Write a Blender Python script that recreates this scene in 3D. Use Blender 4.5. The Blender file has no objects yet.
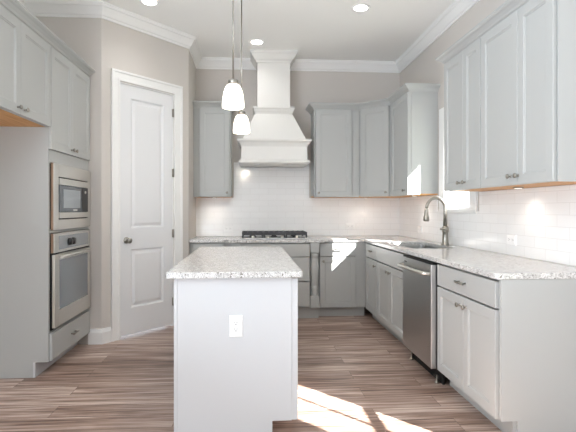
import bpy, bmesh, math
from mathutils import Vector, Matrix

# ---------------------------------------------------------------- camera, sky, sun, added fill, exposure
S = 0.0254                       # the room is laid out in inches: x right, y deep, z up
sc = bpy.context.scene
COL = sc.collection

cam_d = bpy.data.cameras.new('camera')
cam = bpy.data.objects.new('camera', cam_d)
COL.objects.link(cam)
cam.location = (0, 0, 49.58 * S)
cam.rotation_euler = (math.pi / 2, 0, -0.066)
cam_d.sensor_width = 36.0
cam_d.lens = 450.2 / 576 * 36.0
cam_d.shift_x = (288 - 279.9) / 576
cam_d.shift_y = (209.3 - 216) / 576
cam_d.clip_start = 0.02
sc.camera = cam

world = bpy.data.worlds.new('sky')
sc.world = world
world.use_nodes = True
bg = world.node_tree.nodes['Background']
bg.inputs['Color'].default_value = (0.80, 0.90, 1.0, 1)
bg.inputs['Strength'].default_value = 1.6

sun_d = bpy.data.lights.new('sun', 'SUN')
sun_d.energy = 40.0
sun_d.angle = math.radians(0.53)
sun_d.color = (1.0, 0.975, 0.94)
sun = bpy.data.objects.new('sun', sun_d)
COL.objects.link(sun)
SUN_DIR = Vector((-1.0, 1.07, -0.99))
sun.rotation_euler = SUN_DIR.to_track_quat('-Z', 'Y').to_euler()


def area(name, loc, direction, sx, sy, power, color):
    d = bpy.data.lights.new(name, 'AREA')
    d.shape = 'RECTANGLE'
    d.size, d.size_y = sx * S, sy * S
    d.energy = power
    d.color = color
    o = bpy.data.objects.new(name, d)
    COL.objects.link(o)
    o.location = Vector(loc) * S
    o.rotation_euler = Vector(direction).to_track_quat('-Z', 'Z').to_euler()
    return o


# added fill lamps at the unseen rear and left openings, tilted towards the ceiling
area('fill_rear', (-40, -144, 50), (0, 0.3, 1), 62, 60, 10, (0.78, 0.90, 1.0))
area('fill_side', (-81.5, -10, 50), (0.55, 0.0, 1.0), 110, 58, 195, (0.80, 0.90, 1.0))

sc.view_settings.view_transform = 'Standard'
sc.view_settings.look = 'None'
sc.view_settings.exposure = 0.42
sc.view_settings.gamma = 1.0
sc.view_settings.use_curve_mapping = False
sc.cycles.use_denoising = True
sc.cycles.max_bounces = 12
sc.cycles.diffuse_bounces = 7
sc.cycles.glossy_bounces = 5
sc.cycles.transparent_max_bounces = 12
sc.cycles.caustics_reflective = False
sc.cycles.caustics_refractive = False
sc.cycles.sample_clamp_indirect = 6.0

# ---------------------------------------------------------------- materials
def srgb(r, g, b):
    def f(c):
        c /= 255.0
        return c / 12.92 if c <= 0.04045 else ((c + 0.055) / 1.055) ** 2.4
    return (f(r), f(g), f(b), 1.0)


def mat(name, color, rough=0.5, metal=0.0, spec=0.5, noise=0.0, nscale=6.0, bump=0.0, coat=0.0):
    m = bpy.data.materials.new(name)
    m.use_nodes = True
    nt = m.node_tree
    b = nt.nodes['Principled BSDF']
    b.inputs['Base Color'].default_value = color
    b.inputs['Roughness'].default_value = rough
    b.inputs['Metallic'].default_value = metal
    b.inputs['Specular IOR Level'].default_value = spec
    b.inputs['Coat Weight'].default_value = coat
    if noise or bump:
        tc = nt.nodes.new('ShaderNodeTexCoord')
        n = nt.nodes.new('ShaderNodeTexNoise')
        n.inputs['Scale'].default_value = nscale
        n.inputs['Detail'].default_value = 4
        nt.links.new(tc.outputs['Object'], n.inputs['Vector'])
        if noise:
            mr = nt.nodes.new('ShaderNodeMapRange')
            mr.inputs['To Min'].default_value = 1 - noise
            mr.inputs['To Max'].default_value = 1 + noise
            nt.links.new(n.outputs['Fac'], mr.inputs['Value'])
            mx = nt.nodes.new('ShaderNodeMix')
            mx.data_type = 'RGBA'
            mx.blend_type = 'MULTIPLY'
            mx.inputs['Factor'].default_value = 1
            mx.inputs[6].default_value = color
            nt.links.new(mr.outputs['Result'], mx.inputs[7])
            nt.links.new(mx.outputs[2], b.inputs['Base Color'])
        if bump:
            bp = nt.nodes.new('ShaderNodeBump')
            bp.inputs['Strength'].default_value = bump
            bp.inputs['Distance'].default_value = 0.002
            nt.links.new(n.outputs['Fac'], bp.inputs['Height'])
            nt.links.new(bp.outputs['Normal'], b.inputs['Normal'])
    return m


def emit(name, color, strength):
    m = bpy.data.materials.new(name)
    m.use_nodes = True
    b = m.node_tree.nodes['Principled BSDF']
    b.inputs['Base Color'].default_value = color
    b.inputs['Emission Color'].default_value = color
    b.inputs['Emission Strength'].default_value = strength
    return m


def floor_mat():
    m = bpy.data.materials.new('wood_plank_floor')
    m.use_nodes = True
    nt = m.node_tree
    N, L = nt.nodes.new, nt.links.new
    b = nt.nodes['Principled BSDF']
    tc = N('ShaderNodeTexCoord')
    br = N('ShaderNodeTexBrick')
    br.offset = 0.37
    br.inputs['Scale'].default_value = 1.0
    br.inputs['Brick Width'].default_value = 1.22
    br.inputs['Row Height'].default_value = 0.165
    br.inputs['Mortar Size'].default_value = 0.0012
    br.inputs['Mortar Smooth'].default_value = 0.2
    br.inputs['Bias'].default_value = 0.0
    br.inputs['Color1'].default_value = (0, 0, 0, 1)
    br.inputs['Color2'].default_value = (1, 1, 1, 1)
    br.inputs['Mortar'].default_value = (0.5, 0.5, 0.5, 1)
    L(tc.outputs['Object'], br.inputs['Vector'])
    # a random offset of the grain per plank
    comb = N('ShaderNodeCombineXYZ')
    mul = N('ShaderNodeMath'); mul.operation = 'MULTIPLY'; mul.inputs[1].default_value = 7.0
    L(br.outputs['Color'], mul.inputs[0])
    L(mul.outputs[0], comb.inputs['X']); L(mul.outputs[0], comb.inputs['Z'])
    add = N('ShaderNodeVectorMath'); add.operation = 'ADD'
    L(tc.outputs['Object'], add.inputs[0]); L(comb.outputs[0], add.inputs[1])
    mp = N('ShaderNodeMapping'); mp.inputs['Scale'].default_value = (0.9, 17.0, 1.0)
    L(add.outputs[0], mp.inputs['Vector'])
    n1 = N('ShaderNodeTexNoise'); n1.inputs['Scale'].default_value = 1.6; n1.inputs['Detail'].default_value = 6
    n1.inputs['Roughness'].default_value = 0.62; n1.inputs['Distortion'].default_value = 0.6
    L(mp.outputs[0], n1.inputs['Vector'])
    mp2 = N('ShaderNodeMapping'); mp2.inputs['Scale'].default_value = (1.6, 60.0, 1.0)
    L(add.outputs[0], mp2.inputs['Vector'])
    n2 = N('ShaderNodeTexNoise'); n2.inputs['Scale'].default_value = 1.5; n2.inputs['Detail'].default_value = 3
    L(mp2.outputs[0], n2.inputs['Vector'])
    m1 = N('ShaderNodeMath'); m1.operation = 'MULTIPLY_ADD'; m1.inputs[1].default_value = 0.62
    L(n1.outputs['Fac'], m1.inputs[0])
    m2 = N('ShaderNodeMath'); m2.operation = 'MULTIPLY'; m2.inputs[1].default_value = 0.30
    L(n2.outputs['Fac'], m2.inputs[0]); L(m2.outputs[0], m1.inputs[2])
    m3 = N('ShaderNodeMath'); m3.operation = 'MULTIPLY_ADD'; m3.inputs[1].default_value = 0.09
    L(br.outputs['Color'], m3.inputs[0]); L(m1.outputs[0], m3.inputs[2])
    cr = N('ShaderNodeValToRGB')
    e = cr.color_ramp.elements
    e[0].position = 0.37; e[0].color = srgb(92, 70, 60)
    e[1].position = 0.63; e[1].color = srgb(214, 196, 184)
    k = e.new(0.46); k.color = srgb(140, 115, 102)
    k = e.new(0.54); k.color = srgb(174, 151, 139)
    L(m3.outputs[0], cr.inputs['Fac'])
    mx = N('ShaderNodeMix'); mx.data_type = 'RGBA'; mx.blend_type = 'MIX'
    L(br.outputs['Fac'], mx.inputs['Factor'])
    L(cr.outputs['Color'], mx.inputs[6]); mx.inputs[7].default_value = srgb(70, 54, 47)
    L(mx.outputs[2], b.inputs['Base Color'])
    b.inputs['Roughness'].default_value = 0.38
    bp = N('ShaderNodeBump'); bp.inputs['Strength'].default_value = 0.12; bp.inputs['Distance'].default_value = 0.002
    L(n2.outputs['Fac'], bp.inputs['Height']); L(bp.outputs['Normal'], b.inputs['Normal'])
    return m


def granite_mat(name, fine=1.0):
    m = bpy.data.materials.new(name)
    m.use_nodes = True
    nt = m.node_tree
    N, L = nt.nodes.new, nt.links.new
    b = nt.nodes['Principled BSDF']
    tc = N('ShaderNodeTexCoord')
    n1 = N('ShaderNodeTexNoise'); n1.inputs['Scale'].default_value = 95 * fine; n1.inputs['Detail'].default_value = 5
    n1.inputs['Roughness'].default_value = 0.7
    L(tc.outputs['Object'], n1.inputs['Vector'])
    cr = N('ShaderNodeValToRGB'); e = cr.color_ramp.elements
    e[0].position = 0.39; e[0].color = srgb(126, 124, 122)
    e[1].position = 0.62; e[1].color = srgb(243, 243, 243)
    k = e.new(0.43); k.color = srgb(196, 195, 193)
    k = e.new(0.52); k.color = srgb(222, 221, 220)
    L(n1.outputs['Fac'], cr.inputs['Fac'])
    n2 = N('ShaderNodeTexNoise'); n2.inputs['Scale'].default_value = 22 * fine; n2.inputs['Detail'].default_value = 3
    L(tc.outputs['Object'], n2.inputs['Vector'])
    c2 = N('ShaderNodeValToRGB'); e = c2.color_ramp.elements
    e[0].position = 0.34; e[0].color = srgb(228, 227, 226)
    e[1].position = 0.62; e[1].color = srgb(255, 255, 255)
    L(n2.outputs['Fac'], c2.inputs['Fac'])
    mx = N('ShaderNodeMix'); mx.data_type = 'RGBA'; mx.blend_type = 'MULTIPLY'; mx.inputs['Factor'].default_value = 1
    L(cr.outputs['Color'], mx.inputs[6]); L(c2.outputs['Color'], mx.inputs[7])
    v = N('ShaderNodeTexVoronoi'); v.inputs['Scale'].default_value = 70 * fine
    L(tc.outputs['Object'], v.inputs['Vector'])
    sep = N('ShaderNodeSeparateColor'); L(v.outputs['Color'], sep.inputs[0])
    lt = N('ShaderNodeMath'); lt.operation = 'LESS_THAN'; lt.inputs[1].default_value = 0.035
    L(sep.outputs[0], lt.inputs[0])
    mx2 = N('ShaderNodeMix'); mx2.data_type = 'RGBA'
    L(lt.outputs[0], mx2.inputs['Factor']); L(mx.outputs[2], mx2.inputs[6]); mx2.inputs[7].default_value = srgb(128, 124, 119)
    L(mx2.outputs[2], b.inputs['Base Color'])
    b.inputs['Roughness'].default_value = 0.16
    return m


def tile_mat(name, swap):
    m = bpy.data.materials.new(name)
    m.use_nodes = True
    nt = m.node_tree
    N, L = nt.nodes.new, nt.links.new
    b = nt.nodes['Principled BSDF']
    tc = N('ShaderNodeTexCoord')
    sp = N('ShaderNodeSeparateXYZ'); L(tc.outputs['Object'], sp.inputs[0])
    cb = N('ShaderNodeCombineXYZ')
    L(sp.outputs['Y' if swap else 'X'], cb.inputs['X']); L(sp.outputs['Z'], cb.inputs['Y'])
    br = N('ShaderNodeTexBrick')
    br.offset = 0.5
    br.inputs['Scale'].default_value = 1.0
    br.inputs['Brick Width'].default_value = 0.229
    br.inputs['Row Height'].default_value = 0.0765
    br.inputs['Mortar Size'].default_value = 0.0016
    br.inputs['Mortar Smooth'].default_value = 0.3
    br.inputs['Color1'].default_value = srgb(246, 246, 246)
    br.inputs['Color2'].default_value = srgb(243, 243, 243)
    br.inputs['Mortar'].default_value = srgb(228, 227, 226)
    L(cb.outputs[0], br.inputs['Vector'])
    L(br.outputs['Color'], b.inputs['Base Color'])
    b.inputs['Roughness'].default_value = 0.12
    bp = N('ShaderNodeBump'); bp.invert = True; bp.inputs['Strength'].default_value = 0.35; bp.inputs['Distance'].default_value = 0.0015
    L(br.outputs['Fac'], bp.inputs['Height']); L(bp.outputs['Normal'], b.inputs['Normal'])
    return m


def wood_mat(name, c1, c2, axis=(1.5, 14, 14)):
    m = bpy.data.materials.new(name)
    m.use_nodes = True
    nt = m.node_tree
    N, L = nt.nodes.new, nt.links.new
    b = nt.nodes['Principled BSDF']
    tc = N('ShaderNodeTexCoord'); mp = N('ShaderNodeMapping'); mp.inputs['Scale'].default_value = axis
    L(tc.outputs['Object'], mp.inputs['Vector'])
    n = N('ShaderNodeTexNoise'); n.inputs['Scale'].default_value = 3; n.inputs['Detail'].default_value = 4
    L(mp.outputs[0], n.inputs['Vector'])
    cr = N('ShaderNodeValToRGB'); cr.color_ramp.elements[0].color = c1; cr.color_ramp.elements[1].color = c2
    cr.color_ramp.elements[0].position = 0.3; cr.color_ramp.elements[1].position = 0.7
    L(n.outputs['Fac'], cr.inputs['Fac']); L(cr.outputs['Color'], b.inputs['Base Color'])
    b.inputs['Roughness'].default_value = 0.5
    return m


def steel_mat(name, color, rough, stretch=(1, 1, 120)):
    m = bpy.data.materials.new(name)
    m.use_nodes = True
    nt = m.node_tree
    N, L = nt.nodes.new, nt.links.new
    b = nt.nodes['Principled BSDF']
    b.inputs['Metallic'].default_value = 1.0
    b.inputs['Base Color'].default_value = color
    tc = N('ShaderNodeTexCoord'); mp = N('ShaderNodeMapping'); mp.inputs['Scale'].default_value = stretch
    L(tc.outputs['Object'], mp.inputs['Vector'])
    n = N('ShaderNodeTexNoise'); n.inputs['Scale'].default_value = 6; n.inputs['Detail'].default_value = 3
    L(mp.outputs[0], n.inputs['Vector'])
    mr = N('ShaderNodeMapRange'); mr.inputs['To Min'].default_value = rough * 0.8; mr.inputs['To Max'].default_value = rough * 1.25
    L(n.outputs['Fac'], mr.inputs['Value']); L(mr.outputs['Result'], b.inputs['Roughness'])
    return m


def pane_mat():
    m = bpy.data.materials.new('window_glass')
    m.use_nodes = True
    nt = m.node_tree
    nt.nodes.clear()
    N, L = nt.nodes.new, nt.links.new
    out = N('ShaderNodeOutputMaterial'); mx = N('ShaderNodeMixShader')
    tr = N('ShaderNodeBsdfTransparent'); gl = N('ShaderNodeBsdfGlossy'); gl.inputs['Roughness'].default_value = 0.02
    mx.inputs[0].default_value = 0.05
    L(tr.outputs[0], mx.inputs[1]); L(gl.outputs[0], mx.inputs[2]); L(mx.outputs[0], out.inputs[0])
    return m


M = dict(
    wall=mat('greige_wall_paint', srgb(204, 199, 194), 0.85, spec=0.2, bump=0.05, nscale=260),
    ceiling=mat('ceiling_paint', srgb(246, 246, 244), 0.9, spec=0.15, bump=0.04, nscale=200),
    trim=mat('white_trim_paint', srgb(236, 236, 235), 0.4),
    door=mat('white_door_paint', srgb(227, 228, 230), 0.35),
    cab=mat('light_grey_cabinet_paint', srgb(178, 180, 179), 0.38),
    island=mat('white_cabinet_paint', srgb(207, 209, 212), 0.4),
    hood=mat('white_hood_paint', srgb(220, 219, 216), 0.4),
    floor=floor_mat(),
    granite=granite_mat('speckled_granite', 1.7),
    tile_back=tile_mat('white_subway_tile', False),
    tile_right=tile_mat('white_subway_tile_side', True),
    maple=wood_mat('natural_maple', srgb(196, 138, 78), srgb(224, 172, 112)),
    tan=wood_mat('tan_reflection_edge', srgb(136, 108, 88), srgb(168, 140, 116), (14, 14, 1.5)),  # warm reflection on the steel trim side, painted as a tan colour
    nickel=mat('brushed_nickel', srgb(160, 156, 148), 0.3, 1.0),
    steel=steel_mat('stainless_steel', srgb(196, 197, 198), 0.3),
    steel_light=steel_mat('light_stainless', srgb(222, 220, 214), 0.34),
    dark=mat('black_enamel', srgb(34, 34, 36), 0.35),
    iron=mat('cast_iron', srgb(66, 66, 69), 0.6),
    matte_black=mat('black_rubber', srgb(16, 16, 16), 0.7),  # plain black of the gaskets, control strip and dishwasher toe kick
    oven_glass=mat('dark_oven_glass', srgb(112, 119, 126), 0.06, spec=0.9, coat=0.3),
    panel=mat('grey_glass_panel', srgb(150, 154, 158), 0.15, spec=0.6),
    mw_glass=mat('microwave_glass', srgb(82, 87, 93), 0.08, spec=0.8),
    mw_screen=mat('microwave_inner_window', srgb(150, 158, 164), 0.1, spec=0.8),
    plastic=mat('white_plastic', srgb(246, 246, 246), 0.35),
    slot=mat('dark_slot', srgb(60, 60, 62), 0.6),
    lamp=emit('lit_lens', (1.0, 0.95, 0.86, 1), 9.0),
    shade=emit('lit_opal_glass', (1.0, 0.94, 0.85, 1), 1.6),
    puck=emit('puck_lens', (1.0, 0.93, 0.84, 1), 1.5),
    glass=pane_mat(),
    siding=mat('exterior_soffit_paint', srgb(225, 225, 222), 0.7),
    lawn=mat('lawn', srgb(150, 156, 138), 0.9, noise=0.15, nscale=3),
)

# ---------------------------------------------------------------- mesh helpers (inches)
class MB:
    def __init__(self):
        self.bm = bmesh.new()

    def box(self, x0, x1, y0, y1, z0, z1, bev=0.0):
        b = bmesh.new()
        r = bmesh.ops.create_cube(b, size=1.0)
        for v in b.verts:
            v.co = Vector(((x0 + x1) / 2 + v.co.x * (x1 - x0), (y0 + y1) / 2 + v.co.y * (y1 - y0), (z0 + z1) / 2 + v.co.z * (z1 - z0)))
        if bev:
            bmesh.ops.bevel(b, geom=list(b.edges), offset=bev, segments=2, profile=0.5, affect='EDGES')
        self._join(b)
        return self

    def _join(self, b, mtx=None):
        if mtx is not None:
            bmesh.ops.transform(b, matrix=mtx, verts=b.verts)
        vm = {}
        for v in b.verts:
            vm[v] = self.bm.verts.new(v.co)
        for f in b.faces:
            try:
                nf = self.bm.faces.new([vm[v] for v in f.verts])
                nf.smooth = f.smooth
            except ValueError:
                pass
        b.free()

    def loops(self, rings, close=False, cap0=True, cap1=True, smooth=False):
        """rings: lists of the same number of points, skinned in order"""
        b = bmesh.new()
        vs = [[b.verts.new(p) for p in r] for r in rings]
        n = len(rings[0])
        pairs = list(zip(vs, vs[1:])) + ([(vs[-1], vs[0])] if close else [])
        for a, c in pairs:
            for i in range(n):
                try:
                    f = b.faces.new((a[i], a[(i + 1) % n], c[(i + 1) % n], c[i]))
                    f.smooth = smooth
                except ValueError:
                    pass
        if not close:
            if cap0:
                b.faces.new(list(reversed(vs[0])))
            if cap1:
                b.faces.new(vs[-1])
        bmesh.ops.remove_doubles(b, verts=b.verts, dist=1e-5)
        bmesh.ops.recalc_face_normals(b, faces=b.faces)
        self._join(b)
        return self

    def panel(self, x0, x1, z0, z1, t=0.75, rail=0.0, y=0.0, depth=0.36, raised=False):
        """a cabinet or door front seen from -y: chamfered slab, with a recessed shaker panel when rail is set"""
        def R(i, yy):
            return [(x0 + i, yy, z0 + i), (x1 - i, yy, z0 + i), (x1 - i, yy, z1 - i), (x0 + i, yy, z1 - i)]
        rings = [R(0, y), R(0, y - t + 0.09), R(0.09, y - t)]
        if rail:
            rings += [R(rail, y - t), R(rail + 0.12, y - t + 0.16), R(rail + 0.38, y - t + 0.2), R(rail + 0.46, y - t + depth)]
        self.loops(rings)
        return self

    def lathe(self, prof, c=(0, 0, 0), axis='z', seg=24, smooth=True):
        rings = []
        for r, h in prof:
            ring = []
            for k in range(seg):
                a = 2 * math.pi * k / seg
                u, v = r * math.cos(a), r * math.sin(a)
                if axis == 'z':
                    p = (c[0] + u, c[1] + v, c[2] + h)
                elif axis == 'y':
                    p = (c[0] + u, c[1] + h, c[2] + v)
                else:
                    p = (c[0] + h, c[1] + u, c[2] + v)
                ring.append(p)
            rings.append(ring)
        return self.loops(rings, smooth=smooth)

    def tube(self, pts, rad, seg=12, smooth=True):
        pts = [Vector(p) for p in pts]
        if not isinstance(rad, (list, tuple)):
            rad = [rad] * len(pts)
        rings = []
        up = None
        for i, p in enumerate(pts):
            t = (pts[min(i + 1, len(pts) - 1)] - pts[max(i - 1, 0)]).normalized()
            if up is None:
                up = Vector((0, 0, 1)) if abs(t.z) < 0.9 else Vector((0, 1, 0))
            a = (up - t * up.dot(t)).normalized()
            b = t.cross(a)
            up = a
            rings.append([tuple(p + (a * math.cos(2 * math.pi * k / seg) + b * math.sin(2 * math.pi * k / seg)) * rad[i]) for k in range(seg)])
        return self.loops(rings, smooth=smooth)

    def prism(self, outline, z0, z1, holes=(), bev=0.0):
        """outline in x,y extruded in z, with holes"""
        b = bmesh.new()
        for loop in [outline] + list(holes):
            vs = [b.verts.new((p[0], p[1], z0)) for p in loop]
            for i in range(len(vs)):
                b.edges.new((vs[i], vs[(i + 1) % len(vs)]))
        bmesh.ops.triangle_fill(b, use_beauty=True, use_dissolve=False, edges=list(b.edges))
        bmesh.ops.dissolve_limit(b, angle_limit=0.01, verts=list(b.verts), edges=list(b.edges))
        r = bmesh.ops.extrude_face_region(b, geom=list(b.faces))
        bmesh.ops.translate(b, verts=[g for g in r['geom'] if isinstance(g, bmesh.types.BMVert)], vec=(0, 0, z1 - z0))
        bmesh.ops.recalc_face_normals(b, faces=b.faces)
        if bev:
            ed = [e for e in b.edges if len(e.link_faces) == 2 and e.calc_face_angle(0) > 0.5]
            bmesh.ops.bevel(b, geom=ed, offset=bev, segments=2, profile=0.5, affect='EDGES')
        self._join(b)
        return self

    def sweep(self, path, prof, lo=0, hi=None, side=1):
        """profile (out, z) swept along the x,y path with mitres; out is to the right of travel for side=1; only path[lo:hi+1] is built"""
        P = [Vector((p[0], p[1])) for p in path]
        n = len(P)
        hi = n - 1 if hi is None else hi
        nor = []
        for i in range(n - 1):
            d = (P[i + 1] - P[i]).normalized()
            nor.append(Vector((d.y, -d.x)) * side)
        rings = []
        for i in range(lo, hi + 1):
            if i == 0:
                m = nor[0]
            elif i == n - 1:
                m = nor[-1]
            else:
                s = nor[i - 1] + nor[i]
                m = s / max(s.dot(nor[i]), 1e-6)
            rings.append([(P[i].x + m.x * o, P[i].y + m.y * o, z) for o, z in prof])
        return self.loops(rings)

    def build(self, name, material, parent=None):
        me = bpy.data.meshes.new(name)
        bmesh.ops.scale(self.bm, vec=(S, S, S), verts=self.bm.verts)
        self.bm.to_mesh(me)
        self.bm.free()
        me.materials.append(material)
        o = bpy.data.objects.new(name, me)
        COL.objects.link(o)
        if parent is not None:
            o.parent = parent
        return o


def tag(o, label, cat, group=None):
    o['label'] = label
    o['category'] = cat
    if group:
        o['group'] = group
    return o


def thing(name, label, cat, loc=(0, 0, 0), deg=0.0, group=None):
    o = bpy.data.objects.new(name, None)
    COL.objects.link(o)
    o.empty_display_size = 0.05
    o.location = Vector(loc) * S
    o.rotation_euler = (0, 0, math.radians(deg))
    return tag(o, label, cat, group)


def struct(name, mb, material):
    o = mb.build(name, material)
    o['kind'] = 'structure'
    return o


# ---------------------------------------------------------------- the room
XW, XL_WALL, YB, CE = 77.16, -83.4, 227.97, 124.88      # right wall, left wall, back wall, ceiling
XR, YBF = 53.16, 203.97                                 # faces of the right and back base runs
YU, XU = 215.97, 65.16                                  # faces of the wall cabinets
XT = -59.33                                             # face of the oven tower
YREAR = -150.0
AX, AY, EX, EY = -54.65, 169.9, -27.0, 199.85           # ends of the diagonal pantry wall
W1 = (152.4, 173.6, 49.4, 85.6)                         # sink window opening y0 y1 z0 z1
W2 = (27.2, 59.6, 22.0, 86.0)                           # window nearer the camera in the right wall
WT = 7.6                                                # wall thickness

struct('floor', MB().box(XL_WALL - 6, XW + 6, YREAR - 6, YB + 6, -2, 0), M['floor'])
struct('ceiling', MB().box(XL_WALL - 6, XW + 6, YREAR - 6, YB + 6, CE, CE + 4), M['ceiling'])
struct('wall_back', MB().box(EX - 4, XW + WT, YB, YB + 5, 0, CE), M['wall'])
wl = MB()
struct_left = [(YREAR, -66, 0, CE), (46, AY, 0, CE), (-66, 46, 0, 20), (-66, 46, 106, CE)]
for a, b, c, d in struct_left:
    wl.box(XL_WALL - 5, XL_WALL, a, b, c, d)
struct('wall_left', wl, M['wall'])

wr = MB()
def wall_with_holes(mb, a0, a1, z0, z1, holes, put):
    cuts = sorted({a0, a1, *[h[0] for h in holes], *[h[1] for h in holes]})
    for p, q in zip(cuts, cuts[1:]):
        hs = [h for h in holes if h[0] <= p and h[1] >= q]
        if not hs:
            put(mb, p, q, z0, z1)
        else:
            h = hs[0]
            put(mb, p, q, z0, h[2])
            put(mb, p, q, h[3], z1)
wall_with_holes(wr, YREAR, YB, 0, CE, [W2, W1],
                lambda m, a, b, c, d: m.box(XW, XW + WT, a, b, c, d))
struct('wall_right', wr, M['wall'])
wb = MB()
wall_with_holes(wb, XL_WALL - 5, XW + WT, 0, CE, [(-71, -9, 20, 104)],
                lambda m, a, b, c, d: m.box(a, b, YREAR - 5, YREAR, c, d))
struct('wall_rear', wb, M['wall'])

# corner pantry: short wall beside the tower, diagonal wall with the door, return wall
dlen = math.hypot(EX - AX, EY - AY)
ddeg = math.degrees(math.atan2(EY - AY, EX - AX))
struct('wall_pantry_side', MB().box(XL_WALL - 5, AX - 2.2, AY, AY + 4.5, 0, CE), M['wall'])
struct('wall_pantry_return', MB().box(EX - 4.5, EX, EY + 2.0, YB, 0, CE), M['wall'])
DO0, DO1, DOH = 7.3, 32.7, 98.4                          # door opening along the diagonal
wd = MB()
wd.box(0, DO0, 0, 4.5, 0, CE).box(DO1, dlen, 0, 4.5, 0, CE).box(DO0, DO1, 0, 4.5, DOH, CE)
def corner_fill(mb, pts):                                # close the little wedges at both ends of the diagonal
    mb.prism(pts, 0, CE)
wdo = struct('wall_pantry_diagonal', wd, M['wall'])
wdo.location = (AX * S, AY * S, 0)
wdo.rotation_euler = (0, 0, math.radians(ddeg))
cf = MB()
cs, sn = math.cos(math.radians(ddeg)), math.sin(math.radians(ddeg))
cf.prism([(AX - 2.2, AY), (AX, AY), (AX - 4.5 * sn, AY + 4.5 * cs), (AX - 5.2, AY + 4.5)], 0, CE)
cf.prism([(EX, EY), (EX, EY + 2.2), (EX - 4.5, EY + 2.2), (EX - 4.5 * sn, EY + 4.5 * cs)], 0, CE)
struct('wall_pantry_corner', cf, M['wall'])

# backsplash tile
tb = MB().box(EX + 0.03, XW - 0.3, YB - 0.3, YB - 0.01, 36.05, 55.4).box(-8.3, 30.0, YB - 0.3, YB - 0.01, 55.4, 73.2)
struct('wall_back_tile', tb, M['tile_back'])
tr = MB()
tr.box(XW - 0.3, XW - 0.01, 180.6, YB - 0.31, 36.05, 55.4)
tr.box(XW - 0.3, XW - 0.01, 146.6, 180.6, 36.05, 48.9)
tr.box(XW - 0.3, XW - 0.01, 91.5, 146.6, 36.05, 55.4)
struct('wall_right_tile', tr, M['tile_right'])

# ceiling crown moulding
CP = [(0, CE - 4.9), (0.5, CE - 4.9), (0.65, CE - 4.2), (1.1, CE - 3.9), (1.8, CE - 2.7), (2.6, CE - 1.5), (3.0, CE - 1.3), (3.2, CE - 0.55), (3.45, CE - 0.5), (3.45, CE - 0.01), (0, CE - 0.01)]
HX = 11.25                                               # centre of the hood
crown_path = [(XL_WALL, YREAR), (XL_WALL, AY), (AX, AY), (EX, EY), (EX, YB), (HX - 7.9, YB)]
struct('trim_1', MB().sweep(crown_path, CP), M['trim'])
struct('trim_2', MB().sweep([(HX + 7.9, YB), (XW, YB), (XW, YREAR)], CP), M['trim'])
# baseboards
BP = [(0, 0), (0.75, 0), (0.75, 4.3), (0.55, 4.7), (0.4, 5.4), (0, 5.6)]
def along(t):
    return (AX + cs * t, AY + sn * t)
struct('baseboard_pantry', MB().sweep([(XT + 0.1, AY), (AX, AY), along(3.6)], BP), M['trim'])
struct('baseboard_return', MB().sweep([along(37.4), (EX, EY), (EX, YBF)], BP), M['trim'])
struct('baseboard_right', MB().sweep([(XW, 91.0), (XW, YREAR)], BP), M['trim'])
struct('baseboard_left', MB().sweep([(XL_WALL, YREAR), (XL_WALL, 136.5)], BP), M['trim'])

# door casing
cz = MB()
def casing_piece(mb, x0, x1, z0, z1, horiz=False):
    mb.box(x0, x1, -0.7, 0, z0, z1, 0.12)
cz.box(3.75, 7.2, -0.65, 0, 0, 98.6, 0.1).box(3.72, 4.7, -0.95, -0.6, 0, 101.5, 0.12).box(6.3, 7.22, -0.8, -0.6, 0, 98.5, 0.08)
cz.box(32.8, 36.95, -0.65, 0, 0, 98.6, 0.1).box(36.0, 36.98, -0.95, -0.6, 0, 101.5, 0.12).box(32.78, 33.7, -0.8, -0.6, 0, 98.5, 0.08)
cz.box(3.76, 36.94, -0.66, 0, 98.6, 102.4, 0.1).box(3.72, 36.98, -0.97, -0.6, 101.5, 102.45, 0.12).box(6.3, 33.7, -0.82, -0.6, 98.48, 99.4, 0.08)
cz.box(7.31, 7.6, 0.02, 4.4, 0, 97.95).box(32.4, 32.69, 0.02, 4.4, 0, 97.95).box(7.31, 32.69, 0.02, 4.4, 97.95, 98.38)
czo = struct('trim_3', cz, M['trim'])
czo.location, czo.rotation_euler = wdo.location, wdo.rotation_euler

# pantry door
dr = MB()
x0, x1, zb, zt = 7.72, 32.28, 0.9, 97.8
dr.loops([[(x0, 1.5, zb), (x1, 1.5, zb), (x1, 1.5, zt), (x0, 1.5, zt)], [(x0, 0.9, zb), (x1, 0.9, zb), (x1, 0.9, zt), (x0, 0.9, zt)]])
def rect(i, y, a, b, c, d):
    return [(a + i, y, c + i), (b - i, y, c + i), (b - i, y, d - i), (a + i, y, d - i)]
PX0, PX1 = 12.3, 27.6
PAN = [(11.2, 34.0), (42.2, 92.8)]
for a, b in ((x0, PX0), (PX1, x1)):
    dr.box(a, b, 0.1, 0.9, zb, zt)
for a, b in ((zb, PAN[0][0]), (PAN[0][1], PAN[1][0]), (PAN[1][1], zt)):
    dr.box(PX0, PX1, 0.1, 0.9, a, b)
for c, d in PAN:
    dr.loops([rect(0, 0.1, PX0, PX1, c, d), rect(0.5, 0.62, PX0, PX1, c, d), rect(0.9, 0.66, PX0, PX1, c, d), rect(2.0, 0.22, PX0, PX1, c, d)], cap0=False)
door = dr.build('door_1', M['door'])
door['kind'] = 'structure'
door.location, door.rotation_euler = wdo.location, wdo.rotation_euler
kb = MB().lathe([(0, 0.1), (1.25, 0.1), (1.25, -0.1), (1.05, -0.25), (0.45, -0.35), (0.4, -1.2), (0.7, -1.4), (1.05, -1.8), (1.1, -2.2), (0.85, -2.6), (0.3, -2.75), (0, -2.76)], (10.3, 0, 37.6), 'y')
kb.build('door_knob', M['nickel'], door)
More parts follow.
